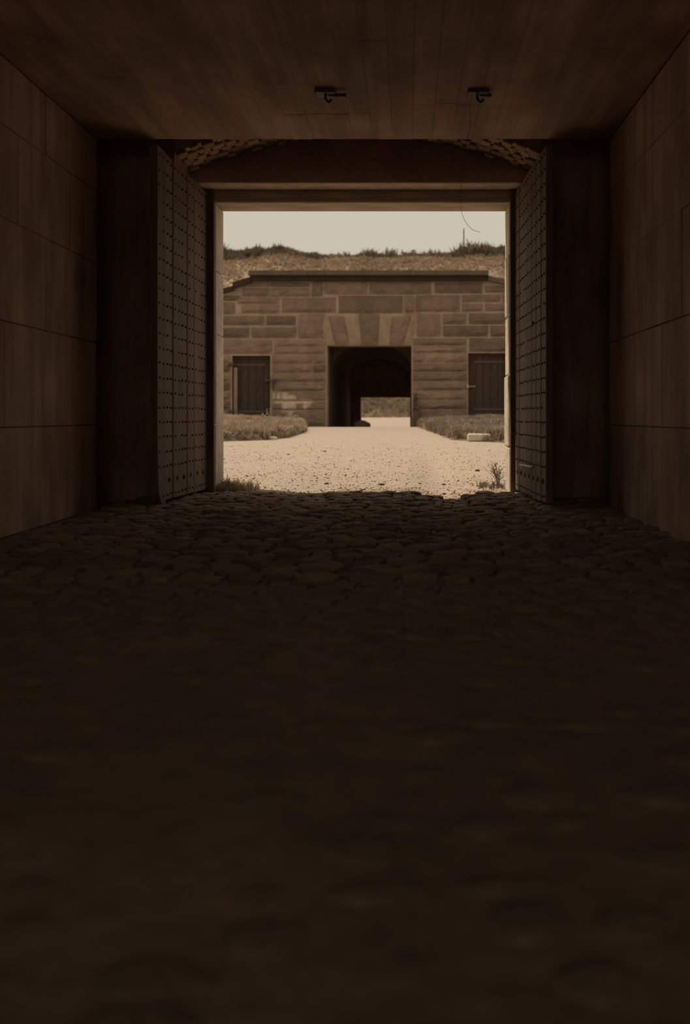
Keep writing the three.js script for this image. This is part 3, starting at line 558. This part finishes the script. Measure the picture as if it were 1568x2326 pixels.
// weeds at the foot of the near gate
{
  const x = PX(1134, 12.35), d = 12.35, p = thing('dry_weed', 'tall dry branching weed growing at the foot of the right jamb', 'weed', [x, G(x, d) - 0.02, -d]), r = rng(801), st = [], tw = [], lf = [];
  for (let i = 0; i < 13; i++) {
    const a = r() * 6.28, e = 0.03 + r() * 0.16, h = 0.18 + r() * 0.28, b = [Math.cos(a) * e, h, Math.sin(a) * e], mid = [b[0] * 0.4, h * 0.5, b[2] * 0.4];
    st.push(tube([[Math.cos(a) * 0.02, 0, Math.sin(a) * 0.02], mid, b], 0.003, 4, 6));
    for (let k = 0; k < 5; k++) { const t = 0.35 + 0.6 * r(), q = [b[0] * t * t * 1.2, h * t, b[2] * t * t * 1.2], c = r() * 6.28, l = 0.03 + r() * 0.06; tw.push(tube([q, [q[0] + Math.cos(c) * l, q[1] + l * 0.7, q[2] + Math.sin(c) * l]], 0.0018, 3, 2)); const g = new THREE.CircleGeometry(0.010, 5); g.scale(0.6, 1.3, 1); g.rotateY(r() * 3); g.translate(q[0] + Math.cos(c) * l, q[1] + l * 0.7, q[2] + Math.sin(c) * l); lf.push(g); }
  }
  part('stem', merge(st), M.weed, p); part('twig', merge(tw), M.weed, p).userData.kind = 'stuff'; part('leaf', merge(lf), M.weed, p).userData.kind = 'stuff';
}
{ const s = []; for (let i = 0; i < 170; i++) { const a = Math.sqrt(R()), x = -2.60 + 0.62 * a * (R() - 0.12), d = rr(11.55, 12.35); s.push([x, G(x, d) - 0.01, d, rr(0.09, 0.26) * (1.15 - a * 0.75), ...tone(0.40 * rr(0.6, 1.3))]); }
  grass('jamb_grass', 'dark tuft of grass at the foot of the left jamb of the gate', s); }
{ const s = []; for (let i = 0; i < 40; i++) { const x = rr(1.05, 1.42), d = rr(12.0, 12.7); s.push([x, G(x, d) - 0.01, d, rr(0.05, 0.13), ...tone(0.16 * rr(0.6, 1.3))]); }
  grass('jamb_grass', 'thin low grass around the dry weed at the right jamb', s); }
{ // loose gravel on the road
  const n = 9000, im = new THREE.InstancedMesh(lump(1, 0.62, 0.85, 5, 0), M.pebble, n), o = new THREE.Object3D(), c = new THREE.Color();
  for (let i = 0; i < n; i++) {
    let x, d; do { d = 11.35 + 13 * Math.pow(R(), 3.4); x = rr(-3.2, 2.2) * (d / 12); } while (R() > 0.25 + 0.75 * sm(0.35, 0.65, fbm(x * 1.1, d * 1.1, 111, 3)) || (d < FR1 + 0.05 && (x < OL + 0.02 || x > OR - 0.02)));
    const r = 0.006 + 0.015 * Math.pow(R(), 3), k = R() < 0.2 ? rr(0.14, 0.3) : rr(0.45, 0.8); o.position.set(x, G(x, d) + r * 0.3, -d); o.rotation.set(rr(-0.5, 0.5), R() * 6.28, rr(-0.5, 0.5)); o.scale.setScalar(r); o.updateMatrix(); im.setMatrixAt(i, o.matrix); im.setColorAt(i, c.setRGB(k, k * 0.8, k * 0.58));
  }
  put(im, 'gravel', 'loose pebbles scattered on the sunlit road just outside the gate', 'gravel', null, 'stuff');
}
[[1085, 15, 0.035, 'dark stone on the road towards the right jamb'], [1008, 13.4, 0.03, 'dark stone in the middle of the rut'], [868, 12.6, 0.03, 'dark stone on the road left of the rut'], [742, 13.0, 0.028, 'dark stone on the road left of the middle'], [655, 19.5, 0.026, 'dark stone alone on the left of the sunlit road'], [738, 20.5, 0.03, 'dark stone towards the far side of the sunlit road'], [1010, 12.1, 0.026, 'dark stone at the near edge of the sunlight'], [1030, 12.05, 0.024, 'dark stone right beside the one at the near edge']]
  .forEach(([px, d, r, label], i) => lay(lump(r * 1.3, r * 0.7, r, 40 + i, 1), M.coping, 'stone', label, 'stone', PX(px, d), d, r * 0.3));
{ const x = PX(808, 11.32), d = 11.32, t = thing('twig', 'short dark twig lying on the edge of the shade', 'twig', [x, G(x, d) + 0.012, -d]);
  part('branch', merge([tube([[-0.14, 0, 0.01], [0, 0.012, 0], [0.11, 0.0, -0.02]], 0.009, 6), tube([[0.02, 0.01, 0], [0.08, 0.035, 0.01], [0.13, 0.05, 0]], 0.006, 5)]), M.weed, t);
  part('fork', tube([[-0.05, 0.005, 0], [-0.09, 0.03, 0.02]], 0.005, 5), M.weed, t); }
lay(box(-0.09, 0.09, 0, 0.025, -0.03, 0.03, 0.006), M.wood, 'wood_chip', 'flat chip of wood on the floor by the foot of the left gate leaf', 'chip', PX(386, 9.35), 9.35, 0.015, 0.3, 0);

// ------------------------------------------------------------------ under the ceiling
function hook(px, label, second) {
  const d = 8.17, t = thing('ceiling_hook', label, 'hook', [PX(px, d), CEIL, -d]);
  part('plate', box(-0.10, 0.10, -0.035, 0.004, -0.09, 0.09, 0.008), M.iron, t);
  part('hook', tube([[0, -0.02, 0], [0, -0.07, 0], [0.03, -0.10, 0], [0.06, -0.075, 0]], 0.014, 6, 14), M.iron, t);
  part('bar', tube([[0.02, -0.03, 0], [0.12, -0.035, 0], [second ? 0.12 : 0.20, -0.04, 0.02]], 0.018, 6, 8), M.iron, t);
}
hook(740, 'black iron hook and plate on the ceiling near its middle');
hook(1085, 'small black iron hook and plate on the right of the ceiling', true);
{ const d = 8.17, P = (x, y) => [PX(x, d), PY(y, d), -d];
  put(new THREE.Mesh(tube([P(1078, 206), P(1069, 230), P(1068, 290), P(1058, 330), P(1051, 400), P(1046, 450), P(1050, 485), P(1060, 507), P(1076, 523), P(1092, 527)], 0.0022, 5, 60), M.wire), 'hanging_wire', 'thin wire hanging from the right ceiling hook, its end curled before the sky', 'wire'); }

scene.traverse(o => { if (o.isMesh) { o.castShadow = true; o.receiveShadow = true; } });
renderer.render(scene, camera);
